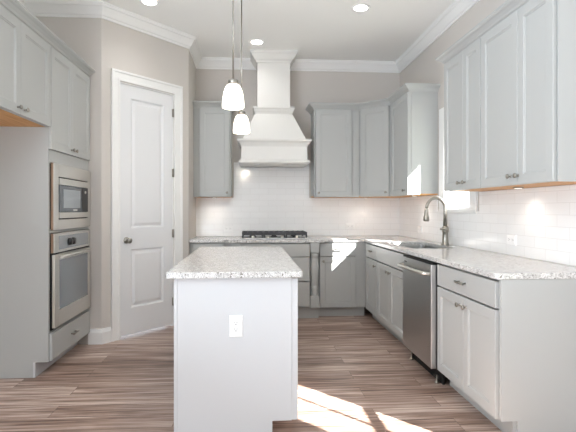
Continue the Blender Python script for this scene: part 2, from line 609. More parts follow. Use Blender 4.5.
for hz in (90.4, 65.0, 39.4, 10.5):
    h = MB().lathe([(0.0, -1.75), (0.32, -1.75), (0.32, 1.75), (0, 1.75)], (32.45, -0.25, hz), 'z', 12)
    h.box(31.9, 32.4, -0.02, 0.14, hz - 1.7, hz + 1.7).box(32.5, 33.0, -0.02, 0.14, hz - 1.7, hz + 1.7)
    h.build('hinge', M['nickel'], door)

# windows of the right wall (frame and sash in local wall coordinates)
def window(name, W, rail_z, mull_y, casing, sill_only=False):
    y0, y1, z0, z1 = W
    f = MB()
    # jamb liners
    f.box(XW, XW + WT, y0 - 0.01, y0 + 0.5, z0, z1).box(XW, XW + WT, y1 - 0.5, y1 + 0.01, z0, z1)
    f.box(XW + 0.02, XW + WT, y0 + 0.5, y1 - 0.5, z0 - 0.01, z0 + 0.6).box(XW + 0.02, XW + WT, y0 + 0.5, y1 - 0.5, z1 - 0.6, z1 + 0.01)
    # sash frame
    xa, xb = XW + 2.6, XW + 4.0
    f.box(xa, xb, y0 + 0.5, y0 + 1.5, z0 + 0.6, z1 - 0.6).box(xa, xb, y1 - 1.5, y1 - 0.5, z0 + 0.6, z1 - 0.6)
    f.box(xa + 0.02, xb - 0.02, y0 + 1.5, y1 - 1.5, z0 + 0.6, z0 + 1.5).box(xa + 0.02, xb - 0.02, y0 + 1.5, y1 - 1.5, z1 - 1.8, z1 - 0.6)
    if rail_z:
        f.box(xa + 0.05, xb - 0.05, y0 + 1.5, y1 - 1.5, rail_z - 0.9, rail_z + 0.9)
    if mull_y:
        f.box(xa + 0.3, xb - 0.3, mull_y - 0.3, mull_y + 0.3, z0 + 0.8, z1 - 0.8)
    # casing on the room side
    c = casing
    f.box(XW - 0.75, XW, y0 - c, y0 + 0.2, z0 + 0.1, z1 + c, 0.1).box(XW - 0.75, XW, y1 - 0.2, y1 + c, z0 + 0.1, z1 + c, 0.1)
    f.box(XW - 0.79, XW, y0 + 0.2, y1 - 0.2, z1 - 0.2, z1 + c, 0.1).box(XW - 0.95, XW, y0 - c, y1 + c, z0 - 1.2, z0 + 0.2, 0.1)
    o = struct(name, f, M['trim'])
    MB().box(XW + 3.2, XW + 3.35, y0 + 1.4, y1 - 1.4, z0 + 1.8, z1 - 1.7).build('pane', M['glass'], o)
    return o

window('window_1', W1, None, None, 4.4)
window('window_2', W2, 50.6, 45.5, 3.6)

# outside: eave of the roof above the wall, ground
struct('roof_eave', MB().box(XW + WT, 103.0, YREAR, YB + 10, 100.7, 106.5), M['siding'])
struct('ground_outside', MB().box(XW + WT, 600, -500, 700, -12, -8), M['lawn'])

# ---------------------------------------------------------------- cabinets
def add_knob(parent, x, z, y=-0.75):
    k = MB().lathe([(0, 0.02), (0.38, 0.02), (0.34, -0.08), (0.2, -0.2), (0.19, -0.55), (0.42, -0.72), (0.6, -0.9), (0.6, -1.08), (0.42, -1.24), (0, -1.3)], (x, y, z), 'y', 16)
    return k.build('knob', M['nickel'], parent)


def add_pull(parent, x, z, w=4.2, y=-0.75):
    k = MB().tube([(x - w / 2 + 0.5, y + 0.02, z), (x - w / 2 + 0.5, y - 1.05, z)], 0.2, 10)
    k.tube([(x + w / 2 - 0.5, y + 0.02, z), (x + w / 2 - 0.5, y - 1.05, z)], 0.2, 10)
    k.tube([(x - w / 2, y - 1.02, z), (x - w / 4, y - 1.14, z), (x + w / 4, y - 1.14, z), (x + w / 2, y - 1.02, z)], 0.3, 12)
    return k.build('pull', M['nickel'], parent)


def add_door(t, x0, x1, z0, z1, knob=None, rail=2.3, m=None):
    d = MB().panel(x0, x1, z0, z1, 1.62, rail, 0.85).build('door', m or M['cab'], t)
    if knob:
        add_knob(d, *knob)
    return d


def add_drawer(t, x0, x1, z0, z1, pull=True, name='drawer', m=None):
    d = MB().panel(x0, x1, z0, z1, 1.62, 0.0, 0.85).build(name, m or M['cab'], t)
    if pull:
        add_pull(d, (x0 + x1) / 2, (z0 + z1) / 2 + 0.2)
    return d


UB, UT = 55.5, 97.75                                     # wall cabinet bottom and top
# crown of the cabinets: out, z
KP = [(0, UT + 0.02), (0.35, UT + 0.02), (0.45, UT + 0.45), (0.75, UT + 0.6), (1.0, UT + 1.1), (1.7, UT + 1.75), (2.25, UT + 2.0), (2.45, UT + 2.3), (2.6, UT + 2.35), (2.6, UT + 2.85), (0, UT + 2.85)]


def crown(t, path, lo=0, hi=None, side=1):
    """crown strip along the cabinet tops in world inches, parented to the cabinet"""
    o = MB().sweep(path, KP, lo, hi, side).build('crown_molding', M['cab'], t)
    bpy.context.view_layer.update()
    o.matrix_parent_inverse = t.matrix_world.inverted()
    return o


def wall_cab(label, loc, deg, w, depth, bottom=UB, group=None, fillers=(), rail=True):
    """a wall cabinet carcass; local x along the face, y into the wall"""
    t = thing('wall_cabinet', label, 'cabinet', (loc[0], loc[1], bottom), deg, group)
    h = UT - bottom
    c = MB().box(0.03, w - 0.03, 0.88, depth - 0.05, 0.55, h)
    c.box(0.03, w - 0.03, 0.0, 0.9, h - 0.3, h)
    for a, b in fillers:
        c.box(a, b, 0.4, 0.9, 0.0, h)
    if rail:
        c.box(0.03, w - 0.03, 0.88, 1.7, 0.0, 0.56)
    c.build('carcass', M['cab'], t)
    MB().box(0.06, w - 0.06, 1.72 if rail else 0.9, depth - 0.1, 0.05, 0.54).build('bottom_panel', M['maple'], t)
    return t, h

GU = 'grey wall cabinets'
# back wall, left of the hood
t, h = wall_cab('grey single-door wall cabinet left of the white range hood', (EX + 0.05, YU), 0, 17.9, YB - YU, group=GU, fillers=((0.03, 2.85), (17.4, 17.87)))
add_door(t, 3.0, 17.25, 0.1, h - 0.1, (16.0, 2.0))
pL = [(EX + 0.05, YU), (EX + 17.95, YU), (EX + 17.95, YB)]
crown(t, pL, side=1)

# back wall right of the hood, diagonal corner and the short one on the right wall
pC = [(30.8, YB), (30.8, YU), (53.16, YU), (65.16, YBF), (65.16, 180.6), (XW, 180.6)]
t, h = wall_cab('grey single-door wall cabinet just right of the white range hood', (30.8, YU), 0, 22.3, YB - YU, group=GU, fillers=((0.03, 0.65), (18.55, 22.25)))
add_door(t, 0.75, 18.4, 0.1, h - 0.1, (2.1, 2.0))
crown(t, pC, 0, 2)

t = thing('wall_cabinet', 'grey diagonal wall cabinet across the back right corner', 'cabinet', (53.18, YU, UB), -45, GU)
wdg = 12 * math.sqrt(2)
k = 1 / math.sqrt(2)
def dg(x, y):                                            # world to the diagonal cabinet's local inches
    dx, dy = x - 53.18, y - YU
    return ((dx - dy) * k, (dx + dy) * k)
foot = [dg(53.2, YU + 0.9), dg(53.85, YU + 0.6), dg(64.45, YBF + 1.2), dg(65.16, YBF + 0.9), dg(XW - 0.05, YBF + 0.9), dg(XW - 0.05, YB - 0.05), dg(53.2, YB - 0.05)]
c = MB().prism(foot, 0.55, UT - UB)
c.box(0.35, 1.0, -0.1, 0.2, 0, UT - UB).box(wdg - 1.0, wdg - 0.35, -0.1, 0.2, 0, UT - UB)
c.build('carcass', M['cab'], t)
MB().prism(foot, 0.0, 0.54).build('bottom_panel', M['maple'], t)
add_door(t, 1.1, wdg - 1.1, 0.1, UT - UB - 0.1, (14.6, 2.0))
crown(t, pC, 2, 3)

t, h = wall_cab('narrow grey wall cabinet on right wall beside the sink window', (XU, YBF), -90, YBF - 180.6, XW - XU, group=GU, fillers=((0.03, 1.5),))
add_door(t, 1.6, YBF - 180.6 - 0.15, 0.1, h - 0.1, (19.6, 2.0))
crown(t, pC, 3, 5)

# right wall, two double-door cabinets
YN0, YN1, YN2 = 91.36, 122.3, 146.15
pR = [(XW, YN2), (XU, YN2), (XU, YN1), (XU, YN0), (XW, YN0)]
t, h = wall_cab('grey two-door wall cabinet on right wall next to the window, farther of the pair', (XU, YN2), -90, YN2 - YN1, XW - XU, group=GU, rail=False)
w = YN2 - YN1
add_door(t, 0.1, 13.4, 0.1, h - 0.1, (11.6, 2.2))
add_door(t, 13.5, w - 0.1, 0.1, h - 0.1, (15.0, 2.2))
crown(t, pR, 0, 2)
t, h = wall_cab('grey two-door wall cabinet at the end of the right wall run, with bare side panel', (XU, YN1), -90, YN1 - YN0, XW - XU, group=GU, rail=False)
w = YN1 - YN0
MB().box(w - 0.24, w - 0.02, 0.0, XW - XU - 0.05, 0.0, h).build('side_panel', M['cab'], t)
add_door(t, 0.25, w / 2 + 2.0, 0.1, h - 0.1, (14.9, 2.2))
add_door(t, w / 2 + 2.1, w - 0.55, 0.1, h - 0.1, (18.0, 2.2))
crown(t, pR, 2, 4)

# left wall: cabinet over the fridge space and the oven tower
YT0, YT1, YF0 = 136.9, 169.6, 101.9
TD = XT - XL_WALL
pT = [(XT, YF0), (XT, YT0), (XT, YT1)]
LB = 73.8
t = thing('over_fridge_cabinet', 'grey two-door cabinet over the empty fridge space, orange wood underside', 'cabinet', (XT, YF0, LB), 90)
w = YT0 - YF0
h = UT - LB
MB().box(0.03, w - 0.05, 0.88, TD - 0.05, 0.35, h).box(0.03, w - 0.05, 0, 0.9, h - 0.3, h).build('carcass', M['cab'], t)
MB().box(0.1, w - 0.1, 0.9, TD - 0.1, 0, 0.34).build('bottom_panel', M['maple'], t)
add_door(t, 0.1, w / 2 - 0.05, 0.05, h - 0.1, (w / 2 - 1.7, 1.6))
add_door(t, w / 2 + 0.05, w - 0.2, 0.05, h - 0.1, (w / 2 + 1.7, 1.6))
crown(t, pT, 0, 1, side=1)

t = thing('oven_tower_cabinet', 'tall grey cabinet tower holding the microwave and wall oven', 'cabinet', (XT, YT0, 0), 90)
w = YT1 - YT0
c = MB()
c.box(0.03, w - 0.03, 0.88, TD - 0.05, 67.3, UT).box(0.03, w - 0.03, 0, 0.9, UT - 0.3, UT).box(0.03, 0.2, 0, 0.9, 67.3, UT - 0.3)
c.box(0.03, 0.8, 0, TD - 0.05, 4.5, 67.3).box(w - 0.8, w - 0.03, 0, TD - 0.05, 4.5, 67.3)
c.box(0.8, w - 0.8, TD - 0.8, TD - 0.05, 4.5, 67.3).box(0.8, w - 0.8, 0.9, TD - 0.8, 4.5, 12.6).box(0.8, w - 0.8, 0, TD - 0.8, 12.85, 13.1)
c.box(0.8, w - 0.8, 0, TD - 0.8, 42.5, 43.2).box(0.8, w - 0.8, 0, TD - 0.8, 63.6, 67.3)
c.box(0.03, 0.8, 4.4, TD - 0.05, 0, 4.5)
c.build('carcass', M['cab'], t)
MB().box(0.8, w - 0.03, 3.8, 4.4, 0.01, 4.48).box(0.03, 0.8, 3.8, 4.4, 0.01, 4.48).build('toe_kick', M['island'], t)
add_door(t, 0.25, 16.4, 67.4, UT - 0.1, (15.1, 69.0))
add_door(t, 16.5, w - 0.25, 67.4, UT - 0.1, (17.8, 69.0))
add_drawer(t, 0.85, w - 0.4, 4.6, 12.6)
crown(t, pT, 1, 2, side=1)

# microwave with trim kit
t = thing('microwave', 'built-in microwave with pale metal trim kit, above the wall oven', 'microwave', (XT, YT0, 43.3), 90)
z0, z1 = 0.05, 20.2
MB().box(1.5, w - 1.5, 0.1, 16, 0.3, 20.0).build('body', M['dark'], t)
mo = (5.1, 30.1, 3.1, 16.3)                               # microwave front within the trim
f = MB()
f.box(1.95, mo[0], -0.85, -0.03, z0, z1, 0.06).box(mo[1], w - 0.2, -0.85, -0.03, z0, z1, 0.06)
f.box(mo[0], mo[1], -0.85, -0.03, z0, mo[2], 0.04).box(mo[0], mo[1], -0.85, -0.03, mo[3], z1, 0.04)
f.build('trim_kit', M['steel_light'], t)
MB().box(1.55, 1.93, -0.6, -0.02, z0, z1).build('edge_strip', M['tan'], t)  # painted warm reflection along the near side of the trim
MB().box(mo[0] + 0.05, mo[1] - 0.05, -0.4, 0.0, mo[2] + 0.05, mo[3] - 0.05).build('gasket', M['matte_black'], t)
d = MB().box(mo[0] + 0.4, mo[1] - 0.4, -0.95, -0.4, mo[2] + 2.3, mo[3] - 2.5, 0.05).build('door', M['mw_glass'], t)
MB().box(mo[0] + 3.2, mo[1] - 7.8, -1.0, -0.94, mo[2] + 3.6, mo[3] - 3.7).build('window', M['mw_screen'], d)
MB().box(mo[0] + 0.4, mo[1] - 0.4, -1.0, -0.4, mo[3] - 2.4, mo[3] - 0.4, 0.06).box(mo[0] + 0.4, mo[1] - 0.4, -1.0, -0.4, mo[2] + 0.4, mo[2] + 2.2, 0.06).build('bezel', M['steel_light'], t)
cpn = MB().box(mo[1] - 6.2, mo[1] - 0.6, -1.02, -0.95, mo[2] + 2.5, mo[3] - 2.7).build('control_panel', M['dark'], t)
MB().lathe([(0, 0.01), (0.5, 0.01), (0.5, -0.25), (0, -0.25)], (mo[1] - 3.4, -1.02, mo[2] + 9.1), 'y', 14).build('knob', M['steel_light'], cpn)
MB().box(mo[0] + 11.0, mo[0] + 14.5, -1.0, -0.94, mo[2] + 2.65, mo[2] + 3.2).build('badge', M['steel_light'], t)

# wall oven
t = thing('wall_oven', 'stainless wall oven with dark glass door, below the microwave', 'oven', (XT, YT0, 13.2), 90)
MB().box(1.5, w - 1.5, 0.1, 22, 0.2, 29.0).build('body', M['dark'], t)
zb, zt = 0.3, 29.1
MB().box(1.95, w - 0.9, -0.9, -0.03, 23.2, zt, 0.06).build('control_fascia', M['steel_light'], t)
cp = MB().box(5.0, 29.9, -0.98, -0.88, 24.0, 28.2).build('control_panel', M['panel'], t)
MB().lathe([(0, 0), (1.2, 0), (1.1, -0.7), (0.9, -1.0), (0, -1.0)], (12.6, -0.98, 26.0), 'y', 20).build('knob', M['dark'], cp)
MB().lathe([(0, 0), (1.2, 0), (1.1, -0.7), (0.9, -1.0), (0, -1.0)], (15.6, -0.98, 26.0), 'y', 20).build('knob', M['dark'], cp)
MB().box(1.55, 1.93, -0.6, -0.02, 23.2, zt).build('edge_strip', M['tan'], t)  # same painted reflection beside the oven fascia
MB().box(1.1, w - 0.3, -0.3, -0.02, zb, 23.1).build('door_gasket', M['matte_black'], t)
d = MB()
d.box(1.6, 4.9, -1.2, -0.3, zb + 0.5, 22.7, 0.1).box(29.4, w - 1.0, -1.2, -0.3, zb + 0.5, 22.7, 0.1)
d.box(4.9, 29.4, -1.2, -0.3, zb + 0.5, 5.7, 0.06).box(4.9, 29.4, -1.2, -0.3, 20.9, 22.7, 0.06)
dd = d.build('oven_door', M['steel_light'], t)
MB().box(4.8, 29.5, -1.0, -0.4, 5.6, 21.0).build('glass', M['oven_glass'], dd)
hd = MB().tube([(4.0, -2.3, 21.9), (w - 5.0, -2.3, 21.9)], 0.42, 14)
hd.tube([(5.2, -1.15, 21.9), (5.2, -2.3, 21.9)], 0.3, 10).tube([(w - 6.2, -1.15, 21.9), (w - 6.2, -2.3, 21.9)], 0.3, 10)
hd.build('handle', M['steel_light'], dd)

# ---------------------------------------------------------------- base cabinets
BB, BT = 4.5, 34.65
def base_carcass(t, w, depth, toe=True, fillers=(), m=None):
    c = MB()
    c.box(0.03, w - 0.03, 0.88, depth - 0.05, BB, BT)
    for a, b in fillers:
        c.box(a, b, 0.3, 0.9, BB, BT)
    c.build('carcass', m or M['cab'], t)
    if toe:
        MB().box(0.03, w - 0.03, 3.0, 3.7, 0.01, BB - 0.01).build('toe_kick', M['cab'], t)

GB = 'grey base cabinets'
ZD, ZDR = 27.9, 28.35                                     # door top, drawer bottom
# right run
YE, Y1, Y2, Y3 = 92.15, 123.4, 147.7, 183.6
def right_base(label, y_far, y_near):
    t = thing('base_cabinet', label, 'cabinet', (XR, y_far, 0), -90, GB)
    return t, y_far - y_near

t, w = right_base('grey base cabinet at the end of right counter, wide drawer over two doors', Y1, YE)
c = MB().box(0.03, w - 0.8, 0.88, 23.85, BB, BT)
c.build('carcass', M['cab'], t)
MB().box(0.03, w - 0.8, 3.0, 3.7, 0.01, BB - 0.01).build('toe_kick', M['cab'], t)
ep = MB()                                                # end panel with the toe notch, drawn in depth and height
b = [(-0.0, BB), (3.7, BB), (3.7, 0.01), (23.85, 0.01), (23.85, BT), (-0.0, BT)]
ep.loops([[(w - 0.78, y, z) for y, z in b], [(w - 0.02, y, z) for y, z in b]])
ep.build('end_panel', M['cab'], t)
add_drawer(t, 0.25, w - 1.1, ZDR, 34.1)
hm = 15.6
add_door(t, 0.2, hm - 0.05, BB + 0.1, ZD, (hm - 1.6, 25.7))
add_door(t, hm + 0.05, w - 1.1, BB + 0.1, ZD, (hm + 1.6, 25.7))

t, w = right_base('grey sink base cabinet with false drawer front and two doors, left of dishwasher', Y3, Y2)
c = MB()                                                 # open-topped box so that the sink bowl hangs free inside
c.box(0.03, 0.8, 0.88, 23.85, BB, BT).box(w - 0.8, w - 0.03, 0.88, 23.85, BB, BT).box(0.8, w - 0.8, 0.88, 1.5, BB, BT)
c.box(0.8, w - 0.8, 23.2, 23.85, BB, BT).box(0.8, w - 0.8, 1.5, 23.2, BB, BB + 0.7)
c.build('carcass', M['cab'], t)
MB().box(0.03, w - 0.03, 3.0, 3.7, 0.01, BB - 0.01).build('toe_kick', M['cab'], t)
add_drawer(t, 0.3, w - 0.3, ZDR, 34.1, False, 'false_drawer_front')
hm = 16.8
add_door(t, 0.3, hm - 0.05, BB + 0.1, ZD, (hm - 1.5, 25.7))
add_door(t, hm + 0.05, w - 0.3, BB + 0.1, ZD, (hm + 1.5, 25.7))

t, w = right_base('narrow grey base cabinet in the right run at the inside corner', YBF - 0.05, Y3)
base_carcass(t, w, 23.9, fillers=((0.1, 2.2),))
add_drawer(t, 2.4, w - 0.3, ZDR, 34.1)
add_door(t, 2.4, w - 0.3, BB + 0.1, ZD, (w - 2.0, 25.7))

# back run
t = thing('base_cabinet', 'grey base cabinet right of the cooktop posts, drawer over one door', 'cabinet', (31.2, YBF, 0), 0, GB)
w = XR - 31.2
base_carcass(t, w - 0.02, 23.9, fillers=((0.03, 0.2), (17.25, w - 0.03)))
add_drawer(t, 0.5, 17.0, ZDR, 34.1)
add_door(t, 0.5, 17.0, BB + 0.3, ZD, (2.0, 26.0))

t = thing('base_cabinet', 'grey base cabinet left of the cooktop by the pantry wall', 'cabinet', (EX + 0.05, YBF, 0), 0, GB)
w = -8.75 - EX
base_carcass(t, w, 23.9, fillers=((0.03, 1.25), (15.25, w - 0.03)))
add_drawer(t, 1.5, 15.0, ZDR, 34.1)
add_door(t, 1.5, 15.0, BB + 0.3, ZD, (13.4, 26.0))

YC = 201.2
t = thing('cooktop_base_cabinet', 'grey three-drawer base cabinet under the cooktop, flanked by turned posts', 'cabinet', (-8.65, YC, 0), 0)
w = 31.15 + 8.65
c = MB().box(4.4, w - 4.4, 0.88, YB - YC - 0.05, BB + 0.9, BT).box(0.03, 4.4, 3.0, YB - YC - 0.05, BB + 0.9, BT).box(w - 4.4, w - 0.03, 3.0, YB - YC - 0.05, BB + 0.9, BT)
c.build('carcass', M['cab'], t)
MB().box(0.05, w - 0.05, 2.4, 3.2, 0.01, BB + 0.88).build('toe_kick', M['cab'], t)
for a, b, pl in ((28.4, 34.1, False), (17.4, 28.05, True), (5.9, 17.0, True)):
    add_drawer(t, 4.5, w - 4.5, a, b, pl)
for px in (2.15, w - 2.15):
    p = MB()
    p.box(px - 2.05, px + 2.05, -0.9, 3.0, 30.2, BT, 0.08).box(px - 2.05, px + 2.05, -0.9, 3.0, BB + 0.7, 10.8, 0.08)
    p.lathe([(0, 10.7), (1.5, 10.7), (1.7, 11.2), (1.5, 11.8), (1.3, 12.6), (1.5, 13.6), (1.75, 14.4), (1.4, 14.8), (1.4, 15.4), (1.6, 17.5), (1.95, 22.5), (1.85, 24.8), (1.55, 25.3),
             (1.7, 25.9), (1.7, 26.5), (1.5, 27.0), (1.45, 27.6), (1.75, 28.4), (1.85, 29.2), (1.6, 30.0), (0, 30.25)], (px, 1.05, 0), 'z', 24)
    p.build('turned_post', M['cab'], t)

# dishwasher
t = thing('dishwasher', 'stainless dishwasher between the grey base cabinets under the right counter', 'dishwasher', (XR - 0.75, Y2 - 0.1, 0), -90)
w = Y2 - Y1 - 0.2
MB().box(0.15, w - 0.15, 0.1, 23.5, 4.2, 34.4).build('tub', M['dark'], t)
MB().box(0.2, w - 0.2, -1.6, 0.05, 4.6, 33.9, 0.18).build('front_door', M['steel'], t)
MB().box(0.2, w - 0.2, -1.35, 0.1, 33.92, 34.45).build('control_strip', M['matte_black'], t)
MB().box(0.3, w - 0.3, 1.8, 2.4, 0.01, 4.15).build('toe_kick', M['matte_black'], t)
for fx in (2.0, w - 2.0):
    MB().lathe([(0, 0.01), (0.7, 0.01), (0.7, 0.4), (0.3, 0.5), (0.3, 2.2), (0, 2.2)], (fx, 0.9, 0), 'z', 12).build('leveling_foot', M['nickel'], t)
hp = [(1.2, -1.55, 31.3), (1.4, -3.0, 31.3), (2.2, -3.5, 31.3), (w / 2, -3.75, 31.3), (w - 2.2, -3.5, 31.3), (w - 1.4, -3.0, 31.3), (w - 1.2, -1.55, 31.3)]
MB().tube(hp, 0.55, 12).build('handle', M['steel_light'], t)
MB().box(2.2, 4.2, -1.66, -1.58, 32.4, 32.8).build('badge', M['dark'], t)

# ---------------------------------------------------------------- countertops and sink
CT0, CT1 = 34.7, 36.0
SX0, SX1, SY0, SY1 = 56.2, 72.0, 152.0, 183.0
def rrect(x0, x1, y0, y1, r, n=5):
    pts = []
    for cx, cy, a0 in ((x1 - r, y1 - r, 0), (x0 + r, y1 - r, 90), (x0 + r, y0 + r, 180), (x1 - r, y0 + r, 270)):
        for i in range(n + 1):
            a = math.radians(a0 + 90 * i / n)
            pts.append((cx + r * math.cos(a), cy + r * math.sin(a)))
    return pts
out = [(EX + 0.04, YBF - 1.2), (-11.5, YBF - 1.2), (-9.6, YC - 1.4), (32.2, YC - 1.4), (34.4, YBF - 1.2), (XR - 1.2, YBF - 1.2), (XR - 1.2, 92.6), (XR - 0.6, 92.0), (XW - 0.34, 92.0), (XW - 0.34, YB - 0.34), (EX + 0.04, YB - 0.34)]
ct = MB().prism(out, CT0, CT1, [rrect(SX0, SX1, SY0, SY1, 2.5)], bev=0.12).build('countertop', M['granite'])
tag(ct, 'L-shaped speckled light granite countertop along the back and right walls', 'countertop')

t = thing('sink', 'undermount stainless sink set in the right counter below the faucet', 'sink', ((SX0 + SX1) / 2, (SY0 + SY1) / 2, 26.5))
ox, oy, oz = (SX0 + SX1) / 2, (SY0 + SY1) / 2, 26.5
def sring(g, z, r):
    return [(p[0] - ox, p[1] - oy, z - oz) for p in rrect(SX0 - g, SX1 + g, SY0 - g, SY1 + g, r)]
MB().loops([sring(0.9, 34.66, 3.2), sring(0.12, 34.66, 2.6), sring(0.12, 33.5, 2.6), sring(-0.3, 27.6, 2.4), sring(-1.2, 26.7, 1.8), sring(-6.5, 26.6, 0.7)], cap0=False).build('bowl', M['steel'], t)
MB().lathe([(0, 0.16), (1.7, 0.16), (1.75, 0.3), (1.2, 0.32), (0.9, 0.2), (0, 0.2)], (0, 0, 0), 'z', 20).build('drain', M['nickel'], t)

# faucet
FX, FY = 74.0, 166.6
t = thing('faucet', 'brushed nickel gooseneck pull-down faucet behind the sink', 'faucet', (FX, FY, CT1))
MB().lathe([(0, 0.01), (1.5, 0.01), (1.5, 0.4), (1.3, 0.6), (1.15, 1.0), (1.05, 4.6), (1.25, 5.1), (1.25, 6.6), (0.95, 7.1), (0, 7.1)], (0, 0, 0), 'z', 24).build('body', M['nickel'], t)
arc = [(0, 0, 6.8), (0, 0, 13.0)]
R = 3.65
for i in range(1, 17):
    a = math.radians(180 * i / 16 * 0.97)
    arc.append((-R + R * math.cos(a), 0, 13.6 + R * 1.18 * math.sin(a)))
MB().tube(arc, [0.85, 0.66] + [0.6] * 16, 14).build('spout', M['nickel'], t)
ex = arc[-1]
dv = (Vector(arc[-1]) - Vector(arc[-2])).normalized()
sp = [Vector(ex), Vector(ex) + Vector((-0.02, 0, -0.5)), Vector(ex) + Vector((-0.1, 0, -2.6)), Vector(ex) + Vector((-0.14, 0, -3.4)), Vector(ex) + Vector((-0.16, 0, -4.6)), Vector(ex) + Vector((-0.16, 0, -5.0))]
MB().tube([tuple(p) for p in sp], [0.62, 0.72, 0.8, 1.1, 1.15, 0.9], 16).build('spray_head', M['nickel'], t)
MB().tube([(-0.3, -0.5, 5.95), (-0.6, -1.4, 6.0), (-1.4, -2.5, 6.1), (-3.2, -3.0, 6.2)], [0.6, 0.5, 0.42, 0.36], 12).build('lever_handle', M['nickel'], t)

# ---------------------------------------------------------------- cooktop
t = thing('cooktop', 'black gas cooktop with iron grates on the back counter', 'cooktop', (HX, 213.0, CT1))
MB().box(-15.2, 15.2, -8.8, 9.6, 0.02, 0.5, 0.1).build('base_plate', M['steel'], t)
for i, gx in enumerate((-10.0, 0.0, 10.0)):
    g = MB()
    for xx in (-4.7, -2.4, 0, 2.4, 4.7):
        g.box(gx + xx - 0.28, gx + xx + 0.28, -6.6, 9.0, 2.0, 3.1, 0.08)
    for yy in (-6.6, -1.6, 3.8, 8.6):
        g.box(gx - 4.85, gx + 4.85, yy - 0.28, yy + 0.28, 1.7, 3.0, 0.08)
    for xx in (-4.6, 4.6):
        for yy in (-6.5, 8.6):
            g.box(gx + xx - 0.35, gx + xx + 0.35, yy - 0.35, yy + 0.35, 0.45, 2.2, 0.05)
    g.build('grate', M['iron'], t)
for bx, by in ((-10, -3.4), (-10, 5.6), (0, 1.2), (10, -3.4), (10, 5.6)):
    MB().lathe([(0, 0.48), (1.7, 0.48), (1.6, 0.8), (1.2, 0.9), (1.1, 1.2), (0, 1.25)], (bx, by, 0), 'z', 20).build('burner', M['iron'], t)
for kx in (-10.0, -3.3, 3.3, 10.0):
    MB().lathe([(0, 0.48), (0.95, 0.48), (0.85, 0.9), (0.7, 1.5), (0.55, 1.6), (0, 1.62)], (kx, -7.9, 0), 'z', 16).build('knob', M['steel_light'], t)

# ---------------------------------------------------------------- range hood
t = thing('range_hood', 'white wooden range hood with tall chimney above the cooktop', 'range hood', (HX, YB, 70.0))
def ring(hw, front, z):                                  # rectangle against the back wall
    return [(-hw, -(YB - front), z - 70.0), (hw, -(YB - front), z - 70.0), (hw, -0.35, z - 70.0), (-hw, -0.35, z - 70.0)]
MB().loops([ring(7.8, 215, 98.4), ring(7.8, 215, CE - 0.03)]).build('chimney', M['hood'], t)
MB().loops([ring(7.82, 214.98, 119.5), ring(8.3, 214.5, 119.6), ring(8.5, 214.3, 120.4), ring(9.2, 213.7, 121.0), ring(10.2, 212.8, 122.6), ring(10.6, 212.5, 123.2), ring(11.1, 212.1, 123.7), ring(11.1, 212.1, CE - 0.02)]).build('chimney_crown', M['hood'], t)
MB().loops([ring(8.9, 214.2, 94.9), ring(9.0, 214.1, 95.6), ring(9.3, 213.8, 96.3), ring(9.6, 213.6, 97.2), ring(9.9, 213.3, 97.7), ring(9.9, 213.3, 98.5)]).build('collar', M['hood'], t)
MB().loops([ring(14.8, 208.4, 82.0), ring(8.9, 214.2, 94.95)]).build('canopy', M['hood'], t)
MB().loops([ring(15.3, 208.0, 78.6), ring(15.6, 207.8, 79.2), ring(16.2, 207.2, 80.4), ring(16.9, 206.6, 80.9), ring(17.2, 206.3, 81.2), ring(17.2, 206.3, 82.05)]).build('mantel_ledge', M['hood'], t)
ap = MB()
ap.loops([ring(15.3, 208.0, 71.6), ring(15.3, 208.0, 78.65)], cap0=False, cap1=False)
ap.build('apron', M['hood'], t)
lm = MB()
def frame_loop(hw_o, f_o, hw_i, f_i, z):
    pass
lm.loops([ring(15.4, 207.9, 73.0), ring(15.6, 207.7, 72.4), ring(16.3, 207.0, 72.1), ring(16.5, 206.9, 71.8), ring(16.5, 206.9, 71.3), ring(16.1, 207.2, 71.2), ring(15.8, 207.5, 70.8), ring(15.2, 208.3, 70.8), ring(14.6, 208.8, 70.9), ring(14.6, 208.8, 72.4)], cap0=False, cap1=False)
lm.build('bottom_molding', M['hood'], t)
MB().box(-14.6, 14.6, -(YB - 208.9), -0.4, 0.95, 1.3).build('liner', M['steel_light'], t)
for lx in (-8, 8):
    MB().lathe([(0, 0.86), (1.3, 0.86), (1.3, 0.6), (0, 0.6)], (lx, -15, 0), 'z', 16).build('hood_lamp', M['plastic'], t)

# ---------------------------------------------------------------- island
IX0, IX1, IY0, IY1 = -16.55, 10.65, 99.2, 163.0
t = thing('island_cabinet', 'white kitchen island cabinet under the granite slab', 'island', ((IX0 + IX1) / 2, IY0, 0))
ix = (IX0 + IX1) / 2
IB = 2.9
c = MB()
b = [(IX0 - ix + 0.75, 0.01), (4.9 - ix, 0.01), (4.9 - ix, IB), (9.2 - ix, IB), (9.2 - ix, BT), (IX0 - ix + 0.75, BT)]
c.loops([[(x, 0.75, z) for x, z in b], [(x, IY1 - IY0 - 0.75, z) for x, z in b]])
c.build('carcass', M['island'], t)
MB().loops([[(x, 0.0, z) for x, z in b], [(x, 0.74, z) for x, z in b]]).build('end_panel', M['island'], t)
MB().loops([[(x, IY1 - IY0 - 0.74, z) for x, z in b], [(x, IY1 - IY0, z) for x, z in b]]).build('end_panel', M['island'], t)
MB().box(IX0 - ix, IX0 - ix + 0.74, -0.12, IY1 - IY0, 0.01, BT, 0.06).build('side_panel', M['island'], t)
yl = IY1 - IY0
